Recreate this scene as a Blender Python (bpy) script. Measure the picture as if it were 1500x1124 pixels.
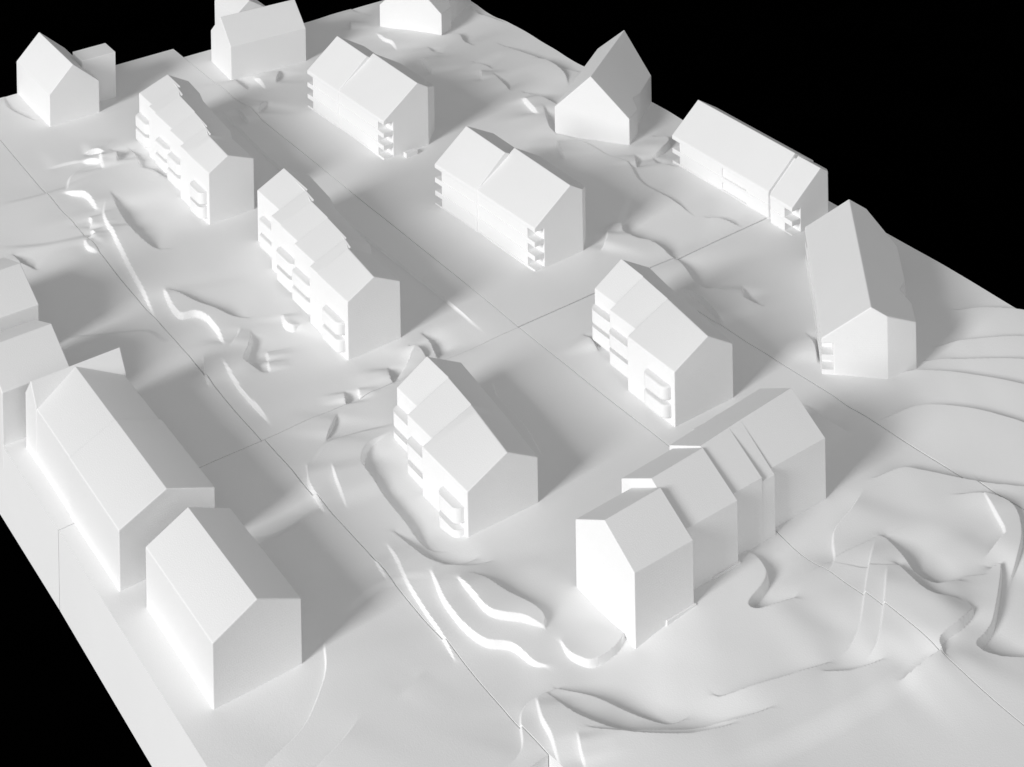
import bpy, bmesh, math, random
import numpy as np
from mathutils import Matrix, Vector

random.seed(7)
SC = bpy.context.scene
COL = SC.collection
for o in list(bpy.data.objects):
    bpy.data.objects.remove(o)

# ------------------------------------------------------------------ camera
# Board axes: x across the board (to the right), y away from the viewer, z up, metres of the
# scale model.  The photograph has upright verticals: a level view camera with a falling front.
cam_d = bpy.data.cameras.new('camera')
cam = bpy.data.objects.new('camera', cam_d)
COL.objects.link(cam)
cam_d.sensor_width = 36.0
cam_d.lens = 59.768
cam_d.shift_x = -0.0020
cam_d.shift_y = -1.02925
cam_d.clip_start = 0.05
cam_d.clip_end = 60.0
RIGHT = Vector((0.815353, -0.578744, -0.015961))
UP = Vector((0.017739, -0.002584, 0.999839))
BACK = Vector((-0.578692, -0.815505, 0.008160))
mw = Matrix((RIGHT, UP, BACK)).transposed().to_4x4()
mw.translation = Vector((-0.958736, -1.370111, 1.0))
cam.matrix_world = mw
SC.camera = cam

# ------------------------------------------------------------------ light
world = bpy.data.worlds.new('World')
SC.world = world
world.use_nodes = True
bg = world.node_tree.nodes['Background']
bg.inputs['Color'].default_value = (1.0, 1.0, 1.0, 1.0)      # even grey room around the model
bg.inputs['Strength'].default_value = 0.28

def area_light(name, pos, target, size, size_y, power):
    ld = bpy.data.lights.new(name, 'AREA')
    ld.shape = 'RECTANGLE'
    ld.size = size
    ld.size_y = size_y
    ld.energy = power
    ld.color = (1.0, 1.0, 1.0)
    lo = bpy.data.objects.new(name, ld)
    COL.objects.link(lo)
    lo.location = pos
    d = Vector(target) - Vector(pos)
    lo.rotation_euler = d.to_track_quat('-Z', 'Y').to_euler()
    return lo

# one window-like lamp low on the left, a little towards the viewer
LAZ, LEL, LDIST = math.radians(12.0), math.radians(23.5), 8.0
LPOS = (-math.cos(LAZ) * math.cos(LEL) * LDIST, -math.sin(LAZ) * math.cos(LEL) * LDIST, math.sin(LEL) * LDIST)
area_light('window_lamp', LPOS, (0.0, 0.0, 0.0), 1.7, 2.5, 535.0)
# added weak fill lamp on the viewer's side, lifting the walls that face it
area_light('front_fill', (-1.6, -5.0, 2.4), (0.0, 0.0, 0.0), 4.0, 2.6, 52.0)

SC.view_settings.view_transform = 'Standard'
SC.view_settings.look = 'None'
SC.view_settings.exposure = 0.0
SC.view_settings.gamma = 1.0
SC.view_settings.use_curve_mapping = False
SC.render.engine = 'CYCLES'
SC.cycles.max_bounces = 10
SC.cycles.diffuse_bounces = 8

# ------------------------------------------------------------------ materials
def plaster(name, base, rough, grain, grain_scale, layers=0.0):
    m = bpy.data.materials.new(name)
    m.use_nodes = True
    nt = m.node_tree
    b = nt.nodes['Principled BSDF']
    b.inputs['Roughness'].default_value = rough
    b.inputs['Specular IOR Level'].default_value = 0.28
    tc = nt.nodes.new('ShaderNodeTexCoord')
    n1 = nt.nodes.new('ShaderNodeTexNoise')
    n1.inputs['Scale'].default_value = 14.0
    n1.inputs['Detail'].default_value = 4.0
    nt.links.new(tc.outputs['Object'], n1.inputs['Vector'])
    mix = nt.nodes.new('ShaderNodeMix')
    mix.data_type = 'RGBA'
    mix.inputs['A'].default_value = (base * 0.965, base * 0.965, base * 0.965, 1)
    mix.inputs['B'].default_value = (min(base * 1.02, .9), min(base * 1.02, .9), min(base * 1.02, .9), 1)
    nt.links.new(n1.outputs['Fac'], mix.inputs['Factor'])
    nt.links.new(mix.outputs['Result'], b.inputs['Base Color'])
    n2 = nt.nodes.new('ShaderNodeTexNoise')
    n2.inputs['Scale'].default_value = grain_scale
    n2.inputs['Detail'].default_value = 3.0
    nt.links.new(tc.outputs['Object'], n2.inputs['Vector'])
    bump = nt.nodes.new('ShaderNodeBump')
    bump.inputs['Strength'].default_value = grain
    bump.inputs['Distance'].default_value = 0.0006
    src = n2.outputs['Fac']
    if layers > 0:
        wv = nt.nodes.new('ShaderNodeTexWave')
        wv.wave_type = 'BANDS'
        wv.bands_direction = 'Z'
        wv.inputs['Scale'].default_value = 150.0
        wv.inputs['Distortion'].default_value = 1.5
        wv.inputs['Detail'].default_value = 2.0
        nt.links.new(tc.outputs['Object'], wv.inputs['Vector'])
        ma = nt.nodes.new('ShaderNodeMath')
        ma.operation = 'MULTIPLY_ADD'
        ma.inputs[1].default_value = layers
        nt.links.new(wv.outputs['Fac'], ma.inputs[0])
        nt.links.new(n2.outputs['Fac'], ma.inputs[2])
        src = ma.outputs[0]
    nt.links.new(src, bump.inputs['Height'])
    nt.links.new(bump.outputs['Normal'], b.inputs['Normal'])
    return m

M_BOARD = plaster('milled_white_board', 0.84, 0.75, 0.20, 900.0)
M_HOUSE = plaster('white_plaster_block', 0.83, 0.70, 0.26, 1100.0, 0.15)
M_ROOF = plaster('white_plaster_roof', 0.83, 0.70, 0.26, 1100.0)
M_BLACK = bpy.data.materials.new('black_cloth')
M_BLACK.use_nodes = True
_b = M_BLACK.node_tree.nodes['Principled BSDF']
_b.inputs['Base Color'].default_value = (0.0, 0.0, 0.0, 1)
_b.inputs['Roughness'].default_value = 1.0
_b.inputs['Specular IOR Level'].default_value = 0.0
_t = M_BLACK.node_tree.nodes.new('ShaderNodeTexNoise')
_r = M_BLACK.node_tree.nodes.new('ShaderNodeValToRGB')
_t.inputs['Scale'].default_value = 300.0
_r.color_ramp.elements[0].color = (0, 0, 0, 1)
_r.color_ramp.elements[1].color = (0.0004, 0.0004, 0.0004, 1)
M_BLACK.node_tree.links.new(_t.outputs['Fac'], _r.inputs['Fac'])
M_BLACK.node_tree.links.new(_r.outputs['Color'], _b.inputs['Base Color'])

# ------------------------------------------------------------------ helpers
def link_mesh(name, me, mat, parent=None):
    o = bpy.data.objects.new(name, me)
    COL.objects.link(o)
    me.materials.clear()
    me.materials.append(mat)
    if parent is not None:
        o.parent = parent
    return o

def empty(name, loc=(0, 0, 0), rz=0.0):
    e = bpy.data.objects.new(name, None)
    e.empty_display_size = 0.02
    COL.objects.link(e)
    e.location = loc
    e.rotation_euler = (0, 0, rz)
    return e

def tag(o, label, cat, group=None):
    o['label'] = label
    o['category'] = cat
    if group:
        o['group'] = group
    return o

THICK = 0.0672        # thickness of the terrain boards


# ------------------------------------------------------------------ setting: black cloth
me = bpy.data.meshes.new('backdrop')
me.from_pydata([(-12, -12, -THICK - 0.001), (12, -12, -THICK - 0.001), (12, 12, -THICK - 0.001), (-12, 12, -THICK - 0.001)], [], [(0, 1, 2, 3)])
backdrop = link_mesh('backdrop', me, M_BLACK)
backdrop['kind'] = 'structure'

# ------------------------------------------------------------------ setting: relief
# Each terrace edge: (raised side: 1 left / -1 right of its run, step height, how far the relief
# reaches, softness of the edge, fade length at the ends, run of the edge on the board)
STEPS = [
    (1, 0.0029, 0.025, 0.00055, 0.25, [(-0.3472, -0.2289), (-0.3601, -0.2575), (-0.3764, -0.2766), (-0.4003, -0.2961), (-0.433, -0.3074), (-0.4466, -0.3104)]),
    (1, 0.0021, 0.025, 0.00055, 0.25, [(-0.3673, -0.3153), (-0.3846, -0.3242), (-0.4077, -0.3316), (-0.4227, -0.3348)]),
    (1, 0.0009, 0.025, 0.003, 0.25, [(-0.3048, -0.3055), (-0.3304, -0.3136)]),
    (1, 0.0037, 0.025, 0.00055, 0.1, [(-0.2614, -0.1831), (-0.265, -0.2048), (-0.2693, -0.2262), (-0.2745, -0.2769), (-0.2799, -0.3089)]),
    (1, 0.0021, 0.025, 0.00055, 0.25, [(-0.2773, -0.1882), (-0.2801, -0.2119)]),
    (1, 0.006, 0.025, 0.00055, 0.1, [(-0.2498, -0.2307), (-0.2579, -0.261), (-0.2605, -0.2906), (-0.2546, -0.3123), (-0.2388, -0.3256), (-0.2344, -0.3458), (-0.2278, -0.3539)]),
    (1, 0.0058, 0.025, 0.00055, 0.12, [(-0.2064, -0.3439), (-0.2086, -0.3561), (-0.2048, -0.3654), (-0.1986, -0.3715), (-0.1869, -0.373), (-0.1721, -0.3709), (-0.1584, -0.363)]),
    (1, 0.0058, 0.018, 0.00055, 0.1, [(-0.238, -0.252), (-0.24, -0.2752), (-0.2401, -0.294), (-0.2344, -0.3041), (-0.2206, -0.3152), (-0.2105, -0.3269)]),
    (-1, 0.0078, 0.016, 0.00055, 0.2, [(-0.224, -0.2562), (-0.2177, -0.2839), (-0.211, -0.3019), (-0.204, -0.3182), (-0.2088, -0.3273)]),
    (-1, 0.0087, 0.014, 0.0016, 0.25, [(-0.1817, -0.0593), (-0.2098, -0.0648), (-0.2264, -0.0836), (-0.2306, -0.1117), (-0.2344, -0.1732), (-0.2335, -0.2), (-0.2235, -0.2131)]),
    (-1, 0.0072, 0.025, 0.0013, 0.25, [(-0.2485, -0.1725), (-0.2459, -0.205), (-0.2392, -0.2221), (-0.2281, -0.2322), (-0.2117, -0.2351)]),
    (-1, 0.0025, 0.025, 0.00055, 0.25, [(-0.2372, -0.2291), (-0.2197, -0.2421), (-0.2024, -0.2457)]),
    (1, 0.0041, 0.016, 0.00055, 0.25, [(-0.2505, -0.0711), (-0.2574, -0.0917), (-0.2646, -0.1207)]),
    (1, 0.0055, 0.018, 0.00055, 0.15, [(-0.2669, -0.0556), (-0.2759, -0.0759), (-0.2795, -0.0993), (-0.2818, -0.113)]),
    (-1, 0.0022, 0.025, 0.003, 0.25, [(-0.2676, -0.0605), (-0.2367, -0.039), (-0.2039, -0.0427), (-0.1734, -0.0538)]),
    (-1, 0.0037, 0.025, 0.00055, 0.25, [(-0.0718, -0.0588), (-0.0779, -0.0743), (-0.0806, -0.0968), (-0.0832, -0.1271), (-0.093, -0.1632)]),
    (-1, 0.0083, 0.012, 0.00055, 0.25, [(-0.1363, 0.023), (-0.1417, 0.0115), (-0.145, 0.0011)]),
    (-1, 0.0083, 0.012, 0.00095, 0.25, [(-0.1036, 0.0374), (-0.1002, 0.028), (-0.1002, 0.0119)]),
    (-1, 0.0052, 0.01, 0.00055, 0.25, [(-0.1429, 0.0046), (-0.121, 0.0156), (-0.1039, 0.0295)]),
    (-1, 0.0072, 0.01, 0.00055, 0.25, [(-0.1877, 0.0153), (-0.1951, 0.001)]),
    (1, 0.0041, 0.008, 0.00055, 0.25, [(-0.1764, 0.0119), (-0.1805, -0.0001)]),
    (-1, 0.0052, 0.012, 0.00055, 0.25, [(-0.2104, -0.0095), (-0.2354, -0.0342)]),
    (-1, 0.0083, 0.02, 0.00095, 0.25, [(-0.0817, 0.0473), (-0.0831, 0.0302), (-0.0906, 0.0074)]),
    (1, 0.0067, 0.022, 0.00095, 0.08, [(-0.2658, 0.5223), (-0.2588, 0.5131), (-0.2511, 0.5055), (-0.25, 0.4877), (-0.2528, 0.464)]),
    (-1, 0.0033, 0.025, 0.0015, 0.25, [(-0.263, 0.5278), (-0.2472, 0.5587), (-0.2253, 0.5701), (-0.2059, 0.5636)]),
    (1, 0.0045, 0.006, 0.00095, 0.25, [(-0.2662, 0.4524), (-0.268, 0.4395), (-0.273, 0.4309)]),
    (1, 0.0045, 0.006, 0.00095, 0.25, [(-0.274, 0.4264), (-0.2746, 0.4148), (-0.282, 0.4117)]),
    (1, 0.0048, 0.008, 0.00095, 0.1, [(-0.2882, 0.4079), (-0.2909, 0.393), (-0.2862, 0.3795)]),
    (1, 0.0062, 0.018, 0.00095, 0.3, [(-0.2368, 0.4759), (-0.2527, 0.4422), (-0.2604, 0.3937), (-0.2696, 0.323), (-0.2773, 0.2623), (-0.2849, 0.2225)]),
    (-1, 0.01, 0.02, 0.00095, 0.25, [(-0.2254, 0.4879), (-0.2347, 0.4393), (-0.239, 0.4018), (-0.2381, 0.3701), (-0.2317, 0.3467), (-0.2211, 0.3404)]),
    (1, 0.0062, 0.018, 0.00095, 0.1, [(-0.2569, 0.2697), (-0.2633, 0.2383), (-0.2634, 0.215), (-0.2503, 0.208), (-0.2444, 0.1935), (-0.2437, 0.1716), (-0.2476, 0.1482)]),
    (-1, 0.0083, 0.02, 0.00095, 0.25, [(-0.2518, 0.2643), (-0.2417, 0.2266), (-0.2313, 0.204), (-0.2227, 0.1844), (-0.2101, 0.1735)]),
    (1, 0.0027, 0.012, 0.00095, 0.25, [(-0.2248, 0.1603), (-0.231, 0.1523), (-0.2443, 0.1415)]),
    (1, 0.0047, 0.018, 0.00055, 0.25, [(-0.2607, 0.1269), (-0.2641, 0.0992), (-0.2657, 0.0687), (-0.265, 0.0435), (-0.2651, 0.0135)]),
    (-1, 0.0093, 0.011, 0.00055, 0.25, [(-0.2166, 0.1513), (-0.2242, 0.1361), (-0.2438, 0.1115), (-0.2418, 0.0981), (-0.2353, 0.0854)]),
    (1, 0.0048, 0.007, 0.00095, 0.25, [(-0.2175, 0.1187), (-0.2229, 0.1025)]),
    (1, 0.0048, 0.007, 0.00055, 0.25, [(-0.2264, 0.0985), (-0.2311, 0.0836)]),
    (1, 0.0069, 0.01, 0.00095, 0.12, [(-0.1799, 0.1566), (-0.1842, 0.1426), (-0.1809, 0.133), (-0.1733, 0.1344)]),
    (1, 0.0034, 0.012, 0.00055, 0.25, [(-0.2727, 0.1425), (-0.2812, 0.1211), (-0.2864, 0.098)]),
    (-1, 0.0053, 0.012, 0.0015, 0.25, [(-0.1653, 0.587), (-0.1634, 0.5707), (-0.1674, 0.5446), (-0.1727, 0.5242), (-0.1643, 0.5078), (-0.1561, 0.4797)]),
    (1, 0.0067, 0.008, 0.00095, 0.08, [(-0.221, 0.5833), (-0.2135, 0.5765), (-0.2053, 0.5693)]),
    (1, 0.0067, 0.01, 0.00095, 0.1, [(-0.2035, 0.5782), (-0.2102, 0.5506)]),
    (-1, 0.0089, 0.01, 0.00095, 0.25, [(-0.1846, 0.5889), (-0.1845, 0.5721), (-0.1915, 0.5527)]),
    (-1, 0.0067, 0.006, 0.00095, 0.25, [(-0.1938, 0.5896), (-0.2004, 0.5988), (-0.2129, 0.602)]),
    (1, 0.0022, 0.012, 0.002, 0.25, [(-0.2616, 0.5936), (-0.2373, 0.5915), (-0.2178, 0.585)]),
    (1, 0.0045, 0.015, 0.00095, 0.25, [(0.242, 0.6822), (0.2388, 0.6565), (0.2421, 0.6401), (0.2359, 0.6174)]),
    (1, 0.0074, 0.015, 0.00095, 0.15, [(0.2463, 0.5693), (0.2409, 0.5473), (0.2364, 0.5301)]),
    (-1, 0.0078, 0.018, 0.00095, 0.25, [(0.3107, 0.6181), (0.327, 0.6084), (0.3281, 0.5963), (0.3237, 0.5829), (0.3275, 0.5717)]),
    (-1, 0.0067, 0.014, 0.00095, 0.25, [(0.2754, 0.598), (0.2705, 0.58), (0.2797, 0.5703)]),
    (-1, 0.0078, 0.02, 0.00095, 0.25, [(0.3586, 0.5507), (0.3646, 0.5106), (0.3753, 0.4626), (0.3727, 0.4183), (0.3613, 0.3945)]),
    (-1, 0.0056, 0.02, 0.00095, 0.25, [(0.3717, 0.4732), (0.387, 0.4328), (0.3995, 0.4105)]),
    (-1, 0.0067, 0.014, 0.00095, 0.25, [(0.2983, 0.5216), (0.3011, 0.5064), (0.3066, 0.4918)]),
    (1, 0.0059, 0.008, 0.00095, 0.25, [(0.2893, 0.4922), (0.2772, 0.4712)]),
    (-1, 0.0078, 0.014, 0.00095, 0.25, [(0.2979, 0.4729), (0.2932, 0.449), (0.2909, 0.4286)]),
    (-1, 0.0078, 0.018, 0.00095, 0.25, [(0.3007, 0.409), (0.3048, 0.3819), (0.3131, 0.3567)]),
    (1, 0.0074, 0.012, 0.00095, 0.12, [(0.286, 0.3915), (0.2813, 0.3717), (0.2769, 0.3496)]),
    (1, 0.0074, 0.015, 0.00095, 0.15, [(0.2546, 0.2785), (0.2448, 0.2585), (0.2388, 0.2424)]),
    (-1, 0.0089, 0.018, 0.00095, 0.25, [(0.2927, 0.3537), (0.2717, 0.3154), (0.2683, 0.2982)]),
    (-1, 0.003, 0.02, 0.002, 0.25, [(0.2701, 0.3034), (0.2806, 0.2609), (0.2875, 0.2075)]),
    (-1, 0.0089, 0.016, 0.00095, 0.25, [(0.3596, 0.218), (0.3674, 0.2055), (0.3623, 0.1945), (0.3466, 0.1875), (0.3269, 0.1817)]),
    (-1, 0.0067, 0.012, 0.00095, 0.25, [(0.3116, 0.1974), (0.2953, 0.1752)]),
    (-1, 0.0078, 0.012, 0.00095, 0.25, [(0.3258, 0.1805), (0.3202, 0.1663), (0.3316, 0.1537)]),
    (-1, 0.0049, 0.02, 0.0015, 0.25, [(0.2885, 0.2088), (0.29, 0.1813), (0.2767, 0.144), (0.2804, 0.0919), (0.2783, 0.057)]),
    (-1, 0.0056, 0.014, 0.00095, 0.25, [(0.2871, 0.0431), (0.2956, 0.0313), (0.3022, 0.0087)]),
    (-1, 0.01, 0.022, 0.00095, 0.15, [(0.1851, 0.0919), (0.1997, 0.0862), (0.1913, 0.0699), (0.1932, 0.0514), (0.203, 0.0356), (0.2029, 0.0008)]),
    (-1, 0.01, 0.022, 0.00095, 0.15, [(0.205, -0.0023), (0.1961, -0.0277), (0.1869, -0.052), (0.1844, -0.0684), (0.1955, -0.0736)]),
    (1, 0.0067, 0.012, 0.00095, 0.25, [(0.1768, 0.0826), (0.162, 0.0665), (0.1503, 0.0586)]),
    (-1, 0.01, 0.012, 0.00095, 0.25, [(0.2215, -0.0841), (0.208, -0.0996), (0.2092, -0.1094), (0.2152, -0.1169)]),
    (1, 0.0055, 0.014, 0.00095, 0.12, [(0.1686, -0.0549), (0.1684, -0.0832), (0.1627, -0.1179)]),
    (-1, 0.0072, 0.014, 0.00095, 0.25, [(0.2187, -0.1782), (0.2109, -0.1971), (0.196, -0.2153)]),
    (-1, 0.0072, 0.02, 0.00055, 0.25, [(0.1401, -0.2582), (0.1377, -0.2803), (0.1442, -0.3016)]),
    (-1, 0.0054, 0.022, 0.00095, 0.25, [(0.3702, -0.2348), (0.3945, -0.2516), (0.4187, -0.2742), (0.433, -0.2937)]),
    (-1, 0.0058, 0.022, 0.00095, 0.25, [(0.3082, -0.2619), (0.33, -0.2686), (0.3487, -0.2806), (0.3845, -0.3067), (0.4115, -0.3339)]),
    (-1, 0.0058, 0.022, 0.00055, 0.25, [(0.2803, -0.2692), (0.2975, -0.2795), (0.3141, -0.296), (0.3536, -0.3308), (0.3852, -0.3611)]),
    (-1, 0.0062, 0.022, 0.00055, 0.25, [(0.2431, -0.2702), (0.2614, -0.2774), (0.2864, -0.3053), (0.3208, -0.3564), (0.3385, -0.3882)]),
    (-1, 0.0066, 0.026, 0.00055, 0.25, [(0.1819, -0.3074), (0.214, -0.3135), (0.2324, -0.3248), (0.2574, -0.3555), (0.2764, -0.391), (0.2908, -0.4237)]),
    (-1, 0.0066, 0.026, 0.00055, 0.25, [(0.1177, -0.3585), (0.1448, -0.3648), (0.157, -0.3792), (0.1781, -0.4089), (0.2111, -0.4419), (0.2374, -0.4635)]),
    (1, 0.005, 0.02, 0.00055, 0.25, [(0.1739, -0.4297), (0.1622, -0.4505), (0.1512, -0.4697), (0.1433, -0.4725), (0.1186, -0.4768)]),
    (1, 0.0041, 0.018, 0.00055, 0.25, [(0.0972, -0.3643), (0.0734, -0.3743), (0.0478, -0.3811), (0.0346, -0.3907), (0.0206, -0.4058), (0.0078, -0.4129)]),
    (-1, 0.0113, 0.024, 0.00055, 0.15, [(0.0698, -0.4159), (0.0634, -0.4376), (0.0582, -0.4585), (0.0594, -0.4692), (0.0638, -0.477), (0.0779, -0.482)]),
    (-1, 0.0083, 0.02, 0.00055, 0.15, [(0.05, -0.446), (0.0451, -0.4631), (0.0427, -0.4789), (0.0458, -0.4898), (0.0574, -0.4966)]),
    (1, 0.0035, 0.016, 0.00055, 0.25, [(0.0582, -0.414), (0.0314, -0.4323), (0.0106, -0.448), (-0.0163, -0.4683), (-0.0349, -0.4767), (-0.0463, -0.4787)]),
    (1, 0.0035, 0.016, 0.00055, 0.25, [(0.0387, -0.4449), (0.0099, -0.4683), (-0.0109, -0.4839), (-0.0235, -0.4907), (-0.0343, -0.4932)]),
    (-1, 0.0087, 0.024, 0.0014, 0.12, [(-0.0285, -0.36), (-0.0287, -0.372), (-0.0347, -0.3877), (-0.0459, -0.3955), (-0.063, -0.4004), (-0.069, -0.4046), (-0.0628, -0.4109), (-0.0356, -0.4173)]),
    (-1, 0.0052, 0.022, 0.00055, 0.25, [(-0.1456, -0.4473), (-0.1429, -0.4516), (-0.1309, -0.4581), (-0.106, -0.4675), (-0.0764, -0.4754), (-0.0601, -0.4788)]),
    (-1, 0.0095, 0.026, 0.00055, 0.25, [(-0.2421, -0.3774), (-0.2422, -0.4005), (-0.2378, -0.4162), (-0.2259, -0.4322), (-0.2066, -0.4464), (-0.1788, -0.4634), (-0.1493, -0.4779), (-0.1245, -0.4846)]),
    (-1, 0.0083, 0.02, 0.00055, 0.25, [(-0.2337, -0.3745), (-0.2178, -0.3961), (-0.2069, -0.414), (-0.1953, -0.433), (-0.1863, -0.4426), (-0.1726, -0.4468)]),
    (-1, 0.0061, 0.018, 0.00055, 0.25, [(-0.2423, -0.4236), (-0.2275, -0.4395), (-0.2082, -0.4559), (-0.1849, -0.4703), (-0.1548, -0.4803)]),
    (-1, 0.0042, 0.014, 0.00055, 0.25, [(-0.069, -0.484), (-0.0537, -0.4945), (-0.0291, -0.5025)]),
    (-1, 0.0052, 0.02, 0.00055, 0.25, [(-0.0306, -0.5217), (-0.0105, -0.5234), (0.0104, -0.5247)]),
    (1, 0.0029, 0.04, 0.01, 0.25, [(-0.1995, -0.5028), (-0.1383, -0.5124), (-0.0593, -0.5217), (0.0245, -0.5255)]),
    (-1, 0.0078, 0.018, 0.00055, 0.12, [(0.0627, -0.51), (0.0584, -0.5135), (0.0393, -0.5177), (0.0169, -0.5191), (0.0107, -0.5257)]),
    (-1, 0.0083, 0.024, 0.00055, 0.1, [(0.1133, -0.4885), (0.1191, -0.4919), (0.0996, -0.5062), (0.0722, -0.523), (0.0573, -0.5286), (0.0406, -0.5326), (0.0405, -0.5422), (0.0525, -0.5551), (0.0747, -0.5667)]),
    (-1, 0.0052, 0.016, 0.00055, 0.25, [(0.1528, -0.414), (0.1734, -0.4294), (0.1801, -0.4487), (0.1761, -0.4637), (0.1595, -0.4807), (0.1383, -0.4933), (0.1073, -0.5066)]),
    (1, 0.0046, 0.014, 0.00055, 0.15, [(-0.2533, -0.3767), (-0.2614, -0.3936), (-0.2663, -0.4116), (-0.2738, -0.4304)]),
    (1, 0.0032, 0.014, 0.00055, 0.3, [(-0.2255, -0.3759), (-0.2488, -0.374), (-0.2636, -0.3751), (-0.2721, -0.3828), (-0.2824, -0.3997), (-0.2899, -0.406), (-0.3008, -0.4091)]),
    (1, 0.0037, 0.014, 0.00055, 0.25, [(-0.2523, -0.424), (-0.2576, -0.4341), (-0.2627, -0.446)]),
    (-1, 0.0078, 0.014, 0.00095, 0.25, [(0.021, 0.672), (0.0175, 0.6547), (0.0216, 0.6392)]),
    (1, 0.0052, 0.012, 0.00095, 0.25, [(0.0423, 0.6608), (0.0432, 0.645), (0.0401, 0.6251)]),
    (-1, 0.0067, 0.014, 0.00095, 0.25, [(0.0789, 0.6558), (0.0691, 0.6428), (0.0595, 0.6301)]),
    (1, 0.0059, 0.012, 0.00095, 0.25, [(-0.0188, 0.5888), (-0.0198, 0.5712), (-0.0218, 0.55)]),
    (-1, 0.0078, 0.014, 0.00095, 0.25, [(0.0242, 0.5865), (0.0117, 0.5772), (-0.0002, 0.5631)]),
    (1, 0.0019, 0.02, 0.00095, 0.08, [(-0.034, 0.6121), (-0.0419, 0.4432), (-0.0415, 0.3115), (-0.0371, 0.1999), (-0.0337, 0.0972), (-0.0323, 0.0102)]),
    (1, 0.0033, 0.014, 0.00095, 0.25, [(0.0777, 0.1574), (0.0724, 0.114), (0.0732, 0.084), (0.0798, 0.0662)]),
    (-1, 0.0072, 0.012, 0.00095, 0.25, [(0.0441, -0.0499), (0.0441, -0.0597), (0.0406, -0.0748)]),
    (-1, 0.003, 0.014, 0.002, 0.25, [(-0.2401, 0.8121), (-0.246, 0.7737), (-0.239, 0.7404), (-0.2303, 0.7155)]),
    (-1, 0.0067, 0.014, 0.00095, 0.25, [(-0.3586, 0.4307), (-0.3578, 0.4072), (-0.3493, 0.3895)]),
    (1, 0.0022, 0.02, 0.004, 0.25, [(-0.2821, 0.1878), (-0.2916, 0.1908), (-0.2987, 0.2157), (-0.3358, 0.2379), (-0.3759, 0.261)]),
    (1, 0.0022, 0.03, 0.006, 0.25, [(-0.2036, 0.3909), (-0.2664, 0.412), (-0.3278, 0.4327), (-0.3705, 0.4615)]),
    (-1, 0.003, 0.02, 0.005, 0.25, [(-0.3465, -0.1045), (-0.3345, -0.1115), (-0.3161, -0.1124), (-0.2828, -0.1041)]),
    (1, 0.0012, 0.03, 0.004, 0.25, [(-0.3267, -0.2221), (-0.2857, -0.2149), (-0.2471, -0.2345)]),
    (-1, 0.0021, 0.03, 0.006, 0.25, [(-0.3351, 0.5447), (-0.2897, 0.5385), (-0.2322, 0.5394)]),
    (-1, 0.0067, 0.02, 0.00095, 0.25, [(0.4012, 0.6813), (0.3928, 0.6512), (0.3967, 0.6362), (0.4064, 0.6109)]),
    (-1, 0.0067, 0.012, 0.00095, 0.25, [(0.2558, 0.7748), (0.254, 0.758), (0.2657, 0.743)]),
    (1, 0.0052, 0.01, 0.00095, 0.25, [(0.2296, 0.7351), (0.2196, 0.7138)]),
    (-1, 0.0002, 0.025, 0.00055, 0.25, [(0.1921, -0.4032), (0.1922, -0.4141)]),
    (-1, 0.0015, 0.04, 0.006, 0.25, [(0.2675, 0.1451), (0.1967, 0.0884), (0.1262, 0.0409)]),
]


def spline(pts, n=10):
    p = np.array(pts, float)
    if len(p) < 3:
        t = np.linspace(0, 1, n + 1)[:, None]
        return p[0] * (1 - t) + p[-1] * t
    q = np.vstack([2 * p[0] - p[1], p, 2 * p[-1] - p[-2]])
    out = []
    for i in range(1, len(q) - 2):
        t = np.linspace(0, 1, n, endpoint=False)[:, None]
        a, b, c, d = q[i - 1], q[i], q[i + 1], q[i + 2]
        out.append(0.5 * (2 * b + (c - a) * t + (2 * a - 5 * b + 4 * c - d) * t ** 2 + (3 * b - a - 3 * c + d) * t ** 3))
    out.append(p[-1:])
    return np.vstack(out)

def sstep(a, b, x):
    t = np.clip((x - a) / (b - a), 0, 1)
    return t * t * (3 - 2 * t)

CURVES = [(s, h, L, w, t, spline(q)) for (s, h, L, w, t, q) in STEPS]

def blur(A, r):
    # three box passes along both axes
    for ax in (0, 1):
        for _ in range(3):
            P = np.concatenate([np.repeat(np.take(A, [0], ax), r + 1, ax), A, np.repeat(np.take(A, [-1], ax), r, ax)], ax)
            C = np.cumsum(P, ax)
            n = A.shape[ax]
            hi = np.take(C, np.arange(2 * r + 1, 2 * r + 1 + n), ax)
            lo = np.take(C, np.arange(0, n), ax)
            A = (hi - lo) / (2 * r + 1)
    return A

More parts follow.
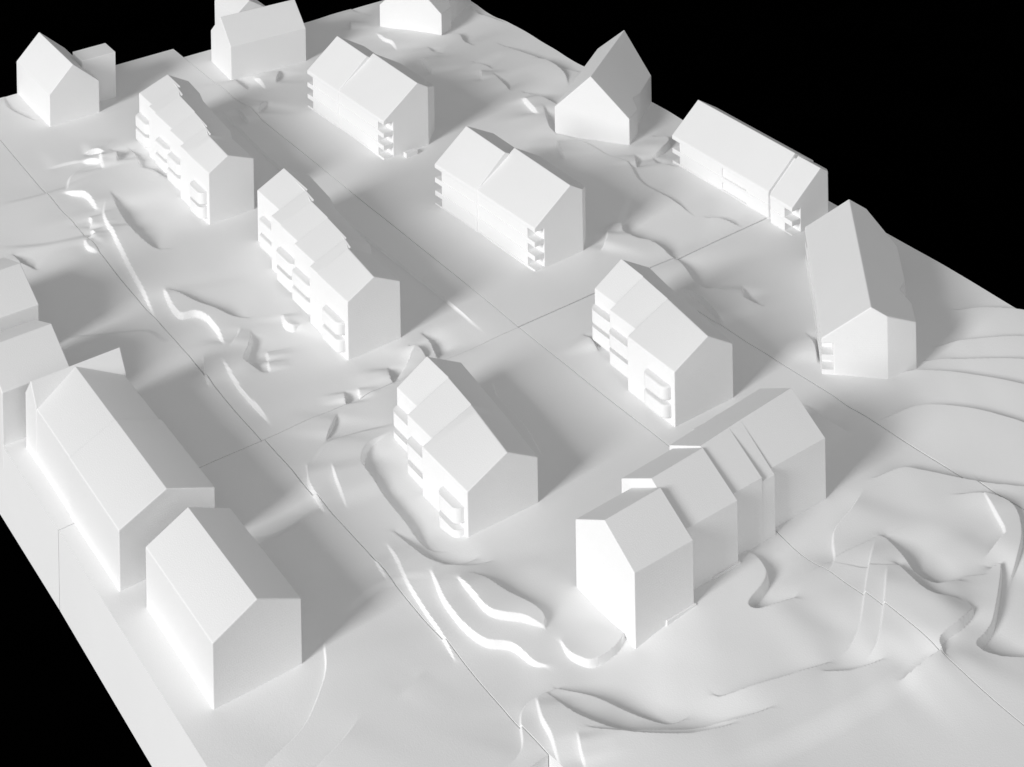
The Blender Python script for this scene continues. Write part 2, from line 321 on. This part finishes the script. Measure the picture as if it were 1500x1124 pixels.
def relief(X, Y, cell):
    Z = (0.0006 * np.sin(X * 19 + 1.3 + 1.6 * np.sin(Y * 9)) * np.sin(Y * 16 + 0.4)
         + 0.0002 * np.sin(X * 41 + Y * 23 + 2.0) * np.sin(Y * 34 - X * 11))
    for side, h, L, w, tp, c in CURVES:
        seg = c[1:] - c[:-1]
        ln = np.hypot(seg[:, 0], seg[:, 1])
        cum = np.concatenate([[0], np.cumsum(ln)])
        # relief on the high and on the low side of the edge runs out in a long flat ramp
        LU = min(3.2 * L, 0.9 * cum[-1])
        LD = min((2.2 if side > 0 else 3.0) * L, 0.9 * cum[-1])
        L = max(LU, LD)
        R = 2.1 * L
        lo, hi = c.min(0) - R, c.max(0) + R
        m = (X > lo[0]) & (X < hi[0]) & (Y > lo[1]) & (Y < hi[1])
        rows = np.where(m.any(1))[0]
        cols = np.where(m.any(0))[0]
        if len(rows) < 2 or len(cols) < 2:
            continue
        sl = (slice(rows[0], rows[-1] + 1), slice(cols[0], cols[-1] + 1))
        px, py = X[sl], Y[sl]
        best = np.full(px.shape, 1e9)
        sd = np.zeros(px.shape)
        st = np.zeros(px.shape)
        past = np.zeros(px.shape)
        for i in range(len(seg)):
            if ln[i] < 1e-9:
                continue
            dx, dy = seg[i] / ln[i]
            rx, ry = px - c[i, 0], py - c[i, 1]
            al = rx * dx + ry * dy
            t = np.clip(al, 0, ln[i])
            d = np.hypot(rx - t * dx, ry - t * dy)
            k = d < best - 1e-12
            cr = dx * ry - dy * rx
            best = np.where(k, d, best)
            sd = np.where(k, np.where(cr >= 0, 1, -1) * d, sd)
            st = np.where(k, (cum[i] + t) / cum[-1], st)
            over = np.zeros(px.shape)
            if i == 0:
                over = np.maximum(over, -al)
            if i == len(seg) - 1:
                over = np.maximum(over, al - ln[i])
            past = np.where(k, over, past)
            sd = np.where(k & (over > 0), cr, sd)      # past an end: measured square to the run
        d = sd * side
        taper = sstep(0, tp, st) * sstep(0, tp, 1 - st)
        r = max(1, int(0.14 * LD / cell))
        A = blur(taper * np.exp(-(best / LU) ** 1.25), r)
        B = blur(taper * np.exp(-(best / LD) ** 1.25), r)
        we = w + 0.9 * past                            # the edge opens out and dies away past its ends
        S = sstep(-we, we, d)
        fade = 1 - sstep(1.0 * L, 2.0 * L, best)
        up = 0.65 if side > 0 else 0.45
        Z[sl] += h * fade * (S * up * A - (1 - S) * (1 - up) * B)
    return Z

terrain = empty('terrain')
terrain['kind'] = 'structure'

def board(xl0, xl1, xr0, xr1, y0, y1, cell, dz):
    # one milled board; its long edges run from (xl0,y0) to (xl1,y1) and (xr0,y0) to (xr1,y1)
    nx = int(max(abs(xr0 - xl0), abs(xr1 - xl1)) / cell) + 2
    ny = int((y1 - y0) / cell) + 2
    pad = 16                       # relief is worked out a little past the sawn edges, then cropped
    a = ((np.arange(nx + 2 * pad) - pad) / (nx - 1))[None, :]
    b = ((np.arange(ny + 2 * pad) - pad) / (ny - 1))[:, None]
    Y = y0 + (y1 - y0) * b + 0 * a
    XL = xl0 + (xl1 - xl0) * b
    XR = xr0 + (xr1 - xr0) * b
    X = XL + (XR - XL) * a
    Z = relief(X, Y, cell) + dz
    c = slice(pad, -pad)
    X, Y, Z = X[c, c], Y[c, c], Z[c, c]
    co = np.stack([X, Y, Z], -1).reshape(-1, 3)
    idx = np.arange(nx * ny).reshape(ny, nx)
    q = np.stack([idx[:-1, :-1], idx[:-1, 1:], idx[1:, 1:], idx[1:, :-1]], -1).reshape(-1, 4)
    # sawn sides down to the table
    ring = np.concatenate([idx[0, :], idx[1:, -1], idx[-1, -2::-1], idx[-2:0:-1, 0]])
    low = co[ring].copy()
    low[:, 2] = -THICK
    n0 = len(co)
    co = np.vstack([co, co[ring], low])
    k = np.arange(len(ring))
    kn = np.roll(k, -1)
    s = np.stack([n0 + len(ring) + k, n0 + len(ring) + kn, n0 + kn, n0 + k], -1)
    faces = np.vstack([q, s]).astype(np.int32)
    me = bpy.data.meshes.new('board_panel')
    me.vertices.add(len(co))
    me.vertices.foreach_set('co', co.astype(np.float32).ravel())
    me.loops.add(faces.size)
    me.loops.foreach_set('vertex_index', faces.ravel())
    me.polygons.add(len(faces))
    me.polygons.foreach_set('loop_start', np.arange(0, faces.size, 4, dtype=np.int32))
    me.polygons.foreach_set('use_smooth', np.ones(len(faces), dtype=bool))
    me.update(calc_edges=True)
    me.set_sharp_from_angle(angle=0.55)
    return link_mesh('board_panel', me, M_BOARD, terrain)

G = 0.00045            # half of a joint between boards
CB, CF = 0.0012, 0.00078
XLE, XRE0, XRE1 = -0.469, 0.421, 0.409
board(XLE, XLE - 0.0120, -0.2820 - G, -0.2840 - G, 0.0 + G, 0.812, CB, 0.0)
board(-0.2820 + G, -0.2840 + G, 0.0 - G, -0.0060 - G, 0.0 + G, 0.808, CB, 0.0)
board(0.0 + G, -0.0060 + G, 0.417, XRE1, 0.0016, 0.775, CB, 0.0)
board(XLE, XLE, -0.2745 - G, -0.2790 - G, -0.42, 0.0 - G, CF, 0.0)
board(-0.2720 + G, -0.2790 + G, 0.0105 - G, 0.0 - G, -0.66, 0.0 - G, CF, 0.0003)
board(0.0106 + G, 0.0 + G, 0.2024 - G, 0.1500 - G, -0.66, 0.0 - G, CF, 0.0003)
board(0.1925 + G, 0.1500 + G, 0.427, 0.417, -0.52, 0.0 - G, CF, 0.0)

# ------------------------------------------------------------------ houses
BEV = 0.0008

def solid(bm, cuts, bevel=BEV):
    for (co, no) in cuts:
        geom = bm.verts[:] + bm.edges[:] + bm.faces[:]
        r = bmesh.ops.bisect_plane(bm, geom=geom, dist=1e-7, plane_co=co, plane_no=no, clear_outer=True)
        ed = [e for e in r['geom_cut'] if isinstance(e, bmesh.types.BMEdge)]
        bmesh.ops.contextual_create(bm, geom=ed)
    bmesh.ops.recalc_face_normals(bm, faces=bm.faces[:])
    if bevel > 0:
        zmin = min(v.co.z for v in bm.verts)
        ed = [e for e in bm.edges if max(v.co.z for v in e.verts) > zmin + 1e-5 and len(e.link_faces) == 2
              and e.calc_face_angle(0.0) > 0.1]
        bmesh.ops.bevel(bm, geom=ed, offset=bevel, segments=2, profile=0.5, affect='EDGES', clamp_overlap=True)
    return bm

def prism_bm(section, s0, s1, cuts=(), bevel=BEV, section1=None):
    """section: (x,z) outline, extruded along y from s0 to s1; cuts: vertical planes ((x,y),(nx,ny))."""
    bm = bmesh.new()
    n = len(section)
    m = 10 if section1 else 1
    s1c = section1 or section
    rings = []
    for k in range(m + 1):
        t = k / m
        rings.append([bm.verts.new((p[0] + (q[0] - p[0]) * t, s0 + (s1 - s0) * t, p[1] + (q[1] - p[1]) * t))
                      for p, q in zip(section, s1c)])
    bm.faces.new(rings[0])
    bm.faces.new(rings[-1][::-1])
    for a, b in zip(rings[:-1], rings[1:]):
        for i in range(n):
            j = (i + 1) % n
            bm.faces.new((a[i], b[i], b[j], a[j]))
    return solid(bm, [(Vector((c[0][0], c[0][1], 0)), Vector((c[1][0], c[1][1], 0))) for c in cuts], bevel)

def to_mesh(name, bm):
    me = bpy.data.meshes.new(name)
    bm.to_mesh(me)
    bm.free()
    me.polygons.foreach_set('use_smooth', [True] * len(me.polygons))
    me.set_sharp_from_angle(angle=0.22)
    return me

def house_block(section, s0, s1, parent, cuts=(), wall_name='walls', xf=None, section1=None, bevel=None):
    """A gabled block split into its walls and its roof (a child of the walls)."""
    bm = prism_bm(section, s0, s1, cuts, BEV if bevel is None else bevel, section1)
    return finish_block(bm, parent, wall_name, xf)

def finish_block(bm, parent, wall_name, xf=None):
    if xf is not None:
        bmesh.ops.transform(bm, matrix=xf, verts=bm.verts[:])
    bm.normal_update()
    bm2 = bm.copy()
    bmesh.ops.delete(bm, geom=[f for f in bm.faces if f.normal.z > 0.3], context='FACES')
    bmesh.ops.delete(bm2, geom=[f for f in bm2.faces if f.normal.z <= 0.3], context='FACES')
    w = link_mesh(wall_name, to_mesh('walls', bm), M_HOUSE, parent)
    link_mesh('roof', to_mesh('roof', bm2), M_ROOF, w)
    return w

def gable(xl, xr, xm, el, er, zr, zb=-0.02):
    return [(xl, zb), (xr, zb), (xr, er), (xm, zr), (xl, el)]

def part_box(name, x0, x1, y0, y1, z0, z1, parent, cuts=(), xf=None, bevel=0.0005, skew=0.0):
    sec = [(x0, z0), (x1, z0), (x1, z1), (x0, z1)]
    sec1 = [(x0 + skew, z0), (x1 + skew, z0), (x1 + skew, z1), (x0 + skew, z1)] if skew else None
    bm = prism_bm(sec, y0, y1, cuts, bevel, sec1)
    if xf is not None:
        bmesh.ops.transform(bm, matrix=xf, verts=bm.verts[:])
    return link_mesh(name, to_mesh(name, bm), M_HOUSE, parent)

def round_balcony(parent, xw, y0, y1, z0, z1, out=0.009):
    """Slab with a rounded far end, built out to the left of a wall at xw."""
    pts = []
    r = out
    pts.append((xw + 0.001, y0))
    rn = min(0.007, r)
    for k in range(7):
        a = -math.pi / 2 - k * math.pi / 12
        pts.append((xw - out + rn + rn * math.cos(a), y0 + rn + rn * math.sin(a)))
    for k in range(7):
        a = math.pi - k * math.pi / 12
        pts.append((xw + r * math.cos(a), y1 - r + r * math.sin(a)))
    pts.append((xw + 0.001, y1))
    bm = bmesh.new()
    lo = [bm.verts.new((x, y, z0)) for x, y in pts]
    hi = [bm.verts.new((x, y, z1)) for x, y in pts]
    bm.faces.new(lo)
    bm.faces.new(hi[::-1])
    for i in range(len(pts)):
        j = (i + 1) % len(pts)
        bm.faces.new((lo[i], hi[i], hi[j], lo[j]))
    bmesh.ops.recalc_face_normals(bm, faces=bm.faces[:])
    ed = [e for e in bm.edges if abs(e.verts[0].co.z - e.verts[1].co.z) < 1e-6 and min(v.co.x for v in e.verts) < xw]
    bmesh.ops.bevel(bm, geom=ed, offset=0.0018, segments=3, profile=0.5, affect='EDGES', clamp_overlap=True)
    return link_mesh('balcony', to_mesh('balcony', bm), M_HOUSE, parent)

GN = 'model houses on the terrain boards'
GR = 'staggered terraces with rounded balconies'
GS = 'slab houses with stacked balcony edges'

# --- staggered terraces -------------------------------------------------------
def loft_block(sections, parent, wall_name):
    """sections: [(y, outline)], joined in order"""
    bm = bmesh.new()
    rings = [[bm.verts.new((x, y, z)) for x, z in sec] for y, sec in sections]
    n = len(rings[0])
    bm.faces.new(rings[0])
    bm.faces.new(rings[-1][::-1])
    for a, b in zip(rings[:-1], rings[1:]):
        for i in range(n):
            j = (i + 1) % n
            bm.faces.new((a[i], b[i], b[j], a[j]))
    solid(bm, ())
    return finish_block(bm, parent, wall_name)

def terrace(label, units, rear, zeave, zridge, tops, bal_len, out=0.0085, thick=0.0125):
    """units, nearest first: (y0, y1, x_left, (x_ridge at y0, at y1), balcony: 0 none, 1 against the next unit,
    2 short of the corner); rear: (y, x_ridge, x_right) along the plain rear half"""
    h = empty('terraced_house', (0, 0, 0))
    tag(h, label, 'model house', GR)
    er = lambda x: zeave - 0.12 * (x - rear[0][2])
    for i, (y0, y1, xl, xm, bal) in enumerate(units):
        if i == 0:
            xr = (rear[0][2], rear[1][2])
            w = house_block(gable(xl, xr[0], xm[0], zeave, er(xr[0]), zridge), y0, y1, h, (), 'unit', None,
                            gable(xl, xr[1], xm[1], zeave, er(xr[1]), zridge))
        else:
            w = house_block([(xl, -0.02), (xm[0], -0.02), (xm[0], zridge), (xl, zeave)], y0, y1, h, (), 'unit', None,
                            [(xl, -0.02), (xm[1], -0.02), (xm[1], zridge), (xl, zeave)])
        if bal:
            for zt in tops:
                yb = min(y0 + bal_len, y1 - 0.001)
                round_balcony(w, xl, y0 + (0.0045 if bal == 2 else -0.001), yb, zt - thick, zt, out)
    loft_block([(y - (0.0008 if k == 0 else 0.0), [(xm - 0.0004, -0.02), (xr - 0.0002, -0.02), (xr - 0.0002, er(xr) - 0.0002), (xm - 0.0004, zridge - 0.0003)])
                for k, (y, xm, xr) in enumerate(rear[1:])], h, 'rear_range')
    return h

terrace('white terrace of four staggered units below the far left gabled house with the flat annex', [
    (0.361, 0.4190, -0.1628, (-0.1394, -0.1361), 2),
    (0.4190, 0.4385, -0.1622, (-0.1320, -0.1295), 0),
    (0.4385, 0.481, -0.1560, (-0.1273, -0.1240), 1),
    (0.481, 0.531, -0.1525, (-0.1233, -0.1203), 1),
    (0.531, 0.553, -0.1512, (-0.1160, -0.1130), 0),
    (0.553, 0.593, -0.1465, (-0.1094, -0.1083), 1)],
    [(0.361, -0.1394, -0.1073), (0.419, -0.1361, -0.1060), (0.4385, -0.1300, -0.0985), (0.481, -0.1242, -0.0950),
     (0.531, -0.1205, -0.0900), (0.553, -0.1130, -0.0840), (0.593, -0.1088, -0.0805)], 0.0570, 0.0700, (0.0345, 0.0185), 0.038)
terrace('white terrace of four staggered units behind the curved pit at the board middle left', [
    (0.0560, 0.1160, -0.1613, (-0.1316, -0.1263), 2),
    (0.1160, 0.1330, -0.1608, (-0.1225, -0.1195), 0),
    (0.1330, 0.1790, -0.1535, (-0.1175, -0.1140), 1),
    (0.1790, 0.2190, -0.1485, (-0.1134, -0.1115), 1),
    (0.2190, 0.2420, -0.1475, (-0.1078, -0.1055), 0),
    (0.2420, 0.2985, -0.1350, (-0.1030, -0.1020), 1)],
    [(0.056, -0.1316, -0.1017), (0.116, -0.1263, -0.0990), (0.133, -0.1200, -0.0905), (0.179, -0.1142, -0.0870),
     (0.219, -0.1120, -0.0830), (0.242, -0.1060, -0.0760), (0.2985, -0.1024, -0.0703)], 0.0555, 0.0701, (0.0345, 0.0178), 0.042)
terrace('low white terrace ringed by curved terrace steps, half sunk in the ground', [
    (-0.2115, -0.1420, -0.2022, (-0.1619, -0.1515), 2),
    (-0.1420, -0.0985, -0.1900, (-0.1506, -0.1462), 1),
    (-0.0985, -0.0605, -0.1775, (-0.1457, -0.1447), 1)],
    [(-0.2115, -0.1619, -0.1305), (-0.142, -0.1515, -0.1190), (-0.0985, -0.1467, -0.1128), (-0.0605, -0.1452, -0.1079)],
    0.0385, 0.0553, (0.0240, 0.0060), 0.036)
terrace('white terrace of three staggered units standing just behind the long stepped row house', [
    (-0.2070, -0.1400, 0.0245, (0.0652, 0.0742), 2),
    (-0.1400, -0.0975, 0.0375, (0.0750, 0.0796), 1),
    (-0.0975, -0.0605, 0.0483, (0.0803, 0.0826), 1)],
    [(-0.207, 0.0652, 0.0955), (-0.14, 0.0742, 0.1065), (-0.0975, 0.0793, 0.1112), (-0.0605, 0.0820, 0.1180)],
    0.0500, 0.0680, (0.0355, 0.0190), 0.038)

# --- slab houses with stacked balcony edges ----------------------------------
def slab_house(label, units, drop, tops, name='slab_house'):
    """units: (y0, y1, x_eave, skew, x_wall, x_right, x_ridge, z_eave, z_right, z_ridge, cuts, closed stretches)
    skew: how far the balcony front wanders sideways from y0 to y1"""
    h = empty(name)
    tag(h, label, 'model house', GS)
    for (y0, y1, xe, sk, xw, xr, xm, ze, zr_, zt, cuts, closed) in units:
        def sec(d):
            return [(xw + d, -0.02), (xr, -0.02), (xr, zr_), (xm, zt), (xe + d, ze), (xe + d, ze - drop), (xw + d, ze - drop)]
        w = house_block(sec(0), y0, y1, h, cuts, 'block', None, sec(sk))
        k = sk / (y1 - y0)
        for z in tops:
            part_box('balcony_slab', xe, xw + 0.0008, y0 + 0.0003, y1 - 0.0003, z - 0.0052, z, w, skew=sk)
        for (c0, c1) in closed:
            part_box('balcony_screen', xe + 0.0007 + k * (c0 - y0), xw + 0.0006 + k * (c0 - y0), c0, c1, -0.02, ze - drop + 0.0004, w, bevel=0.0, skew=k * (c1 - c0))
    return h

slab_house('bright slab house in two shifted blocks, the farther of the two at the centre', [
    (0.3680, 0.4720, 0.0660, -0.0030, 0.0790, 0.1550, 0.1140, 0.0460, 0.0545, 0.0790, [((0.1293, 0.3680), (1.0, -0.97))], [(0.3810, 0.4719)]),
    (0.4700, 0.5450, 0.0622, -0.0028, 0.0742, 0.1440, 0.1037, 0.0462, 0.0545, 0.0788, [], [(0.4705, 0.5320)])], 0.0045, (0.0312, 0.0166, 0.0020))
slab_house('bright slab house in two shifted blocks at the centre, just beyond the cross joint', [
    (0.0700, 0.1725, 0.0710, -0.0045, 0.0830, 0.1530, 0.1185, 0.0450, 0.0560, 0.0760, [((0.1350, 0.0700), (1.0, -0.95))], [(0.0830, 0.1724)]),
    (0.1705, 0.2475, 0.0656, -0.0050, 0.0776, 0.1420, 0.1042, 0.0452, 0.0560, 0.0758, [], [(0.1710, 0.2350)])], 0.0045, (0.0302, 0.0156, 0.0012))
slab_house('long bright slab house on the right board edge, its roof split by a groove', [
    (-0.0420, -0.0075, 0.3335, 0.0, 0.3460, 0.4060, 0.3776, 0.0300, 0.0430, 0.0605, [((0.3890, -0.0420), (1.0, -0.95))], [(-0.0300, -0.0082)]),
    (-0.0015, 0.1610, 0.3375, 0.0, 0.3500, 0.4080, 0.3790, 0.0300, 0.0430, 0.0605, [], [(-0.0008, 0.0350), (0.0750, 0.1480)])], 0.0045, (0.0150, 0.0005))

sh = bpy.data.objects['slab_house.002']
house_block([(0.3410, -0.02), (0.4040, -0.02), (0.4040, 0.0400), (0.3785, 0.0552), (0.3410, 0.0275)], -0.0085, -0.0005, sh, (), 'joint_block')
part_box('balcony_screen', 0.3405, 0.3506, 0.0340, 0.0760, -0.02, 0.0260, sh, bevel=0.0)

# --- turned houses ------------------------------------------------------------
def frame(ox, oy, dx, dy):
    """local y = along the ridge (dx,dy), local x to its right"""
    l = math.hypot(dx, dy)
    dx, dy = dx / l, dy / l
    return Matrix(((dy, dx, 0, ox), (-dx, dy, 0, oy), (0, 0, 1, 0), (0, 0, 0, 1)))

def chain_house(h, xf, zr, s1, hl, el, chain, slope, over=0.0, drop=0.0, cuts=(), zb=-0.02):
    """Gabled block whose right side follows a folded line: chain = [(y, x), ...] front to back."""
    bm = bmesh.new()
    V = lambda x, y, z: bm.verts.new((x, y, z))
    Ft, Bt = V(0, 0, zr), V(0, s1, zr)
    L = []
    for y in (0.0, s1):
        ring = [V(-hl + over, y, zb)]
        if over > 0:
            ring += [V(-hl + over, y, el - drop), V(-hl, y, el - drop)]
        ring.append(V(-hl, y, el))
        L.append(ring)
    Rb = [V(x, y, zb) for y, x in chain]
    Rt = [V(x, y, zr - slope * x) for y, x in chain]
    bm.faces.new([L[0][-1], Ft, Bt, L[1][-1]])
    bm.faces.new([Ft] + Rt + [Bt])
    bm.faces.new(L[0] + [Ft, Rt[0], Rb[0]])
    bm.faces.new(L[1] + [Bt, Rt[-1], Rb[-1]])
    for i in range(len(chain) - 1):
        bm.faces.new([Rb[i], Rb[i + 1], Rt[i + 1], Rt[i]])
    for i in range(len(L[0]) - 1):
        bm.faces.new([L[0][i], L[0][i + 1], L[1][i + 1], L[1][i]])
    bm.faces.new([L[0][0]] + Rb + [L[1][0]])
    solid(bm, [(Vector((c[0][0], c[0][1], 0)), Vector((c[1][0], c[1][1], 0))) for c in cuts])
    bmesh.ops.transform(bm, matrix=xf, verts=bm.verts[:])
    bm.normal_update()
    bm2 = bm.copy()
    bmesh.ops.delete(bm, geom=[f for f in bm.faces if f.normal.z > 0.3], context='FACES')
    bmesh.ops.delete(bm2, geom=[f for f in bm2.faces if f.normal.z <= 0.3], context='FACES')
    w = link_mesh('walls', to_mesh('walls', bm), M_HOUSE, h)
    link_mesh('roof', to_mesh('roof', bm2), M_ROOF, w)
    return w

h = tag(empty('turned_house'), 'tall turned house with a long pale roof, beside the terrace lines at the right edge', 'model house', GN)
xf = frame(0.2210, -0.2610, 0.1275, 0.149)
w = chain_house(h, xf, 0.0646, 0.1960, 0.0464, 0.0335,
                [(0.0, 0.0149), (0.0200, 0.0442), (0.0500, 0.0444), (0.0640, 0.0350), (0.0860, 0.0430), (0.1500, 0.0440), (0.1960, 0.0180)],
                0.545, 0.0110, 0.0045)
for zt in (0.0180, 0.0040):
    part_box('balcony_slab', -0.0464, -0.0350, 0.0003, 0.1957, zt - 0.0050, zt, w, (), xf)
part_box('balcony_screen', -0.0452, -0.0348, 0.0130, 0.1830, -0.02, 0.0294, w, (), xf, 0.0)

def turned(label, ox, oy, dx, dy, s1, edge_x, zr):
    h = tag(empty('turned_house'), label, 'model house', GN)
    xf = frame(ox, oy, dx, dy)
    inv = xf.inverted()
    pe = inv @ Vector((edge_x, oy, 0))
    ne = inv.to_3x3() @ Vector((1, 0, 0))
    chain_house(h, xf, zr, s1, 0.0470, zr - 0.0441,
                [(0.0, 0.0485), (0.0300, 0.0500), (0.0400, 0.0410), (0.0600, 0.0440), (s1, 0.0440)], 0.925, cuts=[((pe.x, pe.y), (ne.x, ne.y))])
    return h

turned('steep gabled house turned to the board corner, alone at the upper right edge', 0.2950, 0.2615, 0.118, 0.080, 0.24, 0.4125, 0.0753)
turned('pale gabled house cut by the top of the picture, right of centre', 0.2840, 0.6600, 0.118, 0.078, 0.20, 0.4050, 0.0745)

# --- single gabled houses -----------------------------------------------------
h = tag(empty('gabled_house'), 'plain gabled house nearest the viewer, on the left board edge', 'model house', GN)
house_block(gable(-0.4445, -0.3722, -0.4085, 0.0478, 0.0478, 0.0640), -0.2440, -0.1240, h)

h = tag(empty('gabled_house'), 'far left gabled house with a flat annex at its right side', 'model house', GN)
house_block(gable(-0.2232, -0.1582, -0.1925, 0.0400, 0.0402, 0.0705), 0.6915, 0.8120, h)
part_box('annex', -0.1700, -0.1255, 0.7180, 0.7520, -0.02, 0.0590, h)

h = tag(empty('gabled_house'), 'broad house at the top left with a taller wing rising behind its ridge', 'model house', GN)
xfb = Matrix.Translation(Vector((0.0145, 0.6715, 0))) @ Matrix.Rotation(math.radians(-4.0), 4, 'Z') @ Matrix.Rotation(math.radians(-90.0), 4, 'Z')
# local y runs to the right along the ridge, local x towards the viewer
house_block(gable(-0.0710, 0.0, -0.0360, 0.0415, 0.0440, 0.0715), 0.0, 0.1080, h, (), 'walls', xfb)
house_block(gable(0.0430, 0.0950, 0.0640, 0.0640, 0.0600, 0.0800), 0.7150, 0.7800, h, (), 'wing')

# corner house with a cross wing on the left edge
h = tag(empty('corner_house'), 'long gabled house with a cross wing on the left board edge', 'model house', GN)
house_block(gable(-0.4550, -0.3722, -0.4142, 0.0490, 0.0490, 0.0655), -0.0965, 0.0105, h, (), 'block')
house_block(gable(-0.4541, -0.3730, -0.4137, 0.0479, 0.0479, 0.0644), 0.0105, 0.1050, h, (), 'block')
cw = Matrix.Rotation(math.radians(-90.0), 4, 'Z')
# local x -> -world y, local y -> world x
house_block(gable(-0.1180, -0.0905, -0.1040, 0.0490, 0.0490, 0.0660), -0.4547, -0.3712, h, (), 'wing', cw)

def cross_house(label, y0, ym, y1, x0, x1, ez, rz):
    h = tag(empty('gabled_house'), label, 'model house', GN)
    house_block(gable(-y1, -y0, -ym, ez, ez, rz), x0, x1, h, (), 'walls', cw)
    return h
cross_house('grey-fronted house cut by the left picture edge, behind the house with the cross wing', 0.1310, 0.1770, 0.2230, -0.4712, -0.4085, 0.0480, 0.0660)
cross_house('smaller visible roof at the left picture edge, above the other grey roof', 0.2440, 0.2950, 0.3460, -0.4700, -0.3970, 0.0490, 0.0660)

# --- long stepped row house ---------------------------------------------------
row = tag(empty('stepped_row_house'), 'long stepped row house with its ridge across the board, near the centre front', 'model house', GN)
RH = [(-0.1625, -0.1040, -0.3785, (-0.3425, -0.3405), (-0.3054, -0.3040), 0.0540, 0.0735),
      (-0.1040, -0.0462, -0.3662, (-0.3285, -0.3255), (-0.2905, -0.2875), 0.0537, 0.0740),
      (-0.0462, -0.0120, -0.3580, (-0.3222, -0.3188), (-0.2830, -0.2798), 0.0530, 0.0734),
      (-0.0120, 0.0025, -0.3576, (-0.3188, -0.3174), (-0.2798, -0.2784), 0.0492, 0.0734),
      (0.0025, 0.0665, -0.3520, (-0.3174, -0.3125), (-0.2784, -0.2735), 0.0510, 0.0734)]
for i, (x0, x1, yf, ym, yb, ez, rz) in enumerate(RH):
    w = house_block(gable(-yb[0], -yf, -ym[0], 0.0530, ez, rz), x0, x1, row, (), 'unit', cw,
                    gable(-yb[1], -yf, -ym[1], 0.0530, ez, rz), 0.0005 if i < 2 else 0.0)
    if i in (0, 1):
        part_box('plinth', x0 + 0.03, x1 + 0.0016, yf - 0.0012, yf + 0.004, -0.02, 0.0045, w)
for (x0, x1, z) in ((-0.016, -0.002, 0.0530), (0.008, 0.020, 0.0545), (0.026, 0.040, 0.0545)):
    part_box('rear_balcony', x0, x1, -0.2840, -0.2755, z - 0.009, z - 0.002, row, bevel=0.002)

# --- small loose blocks -------------------------------------------------------
o = part_box('doorstep_block', 0.0900, 0.1060, 0.3560, 0.3630, -0.004, 0.0050, None)
tag(o, 'tiny flat block lying by the front of the farthest balcony house', 'block')
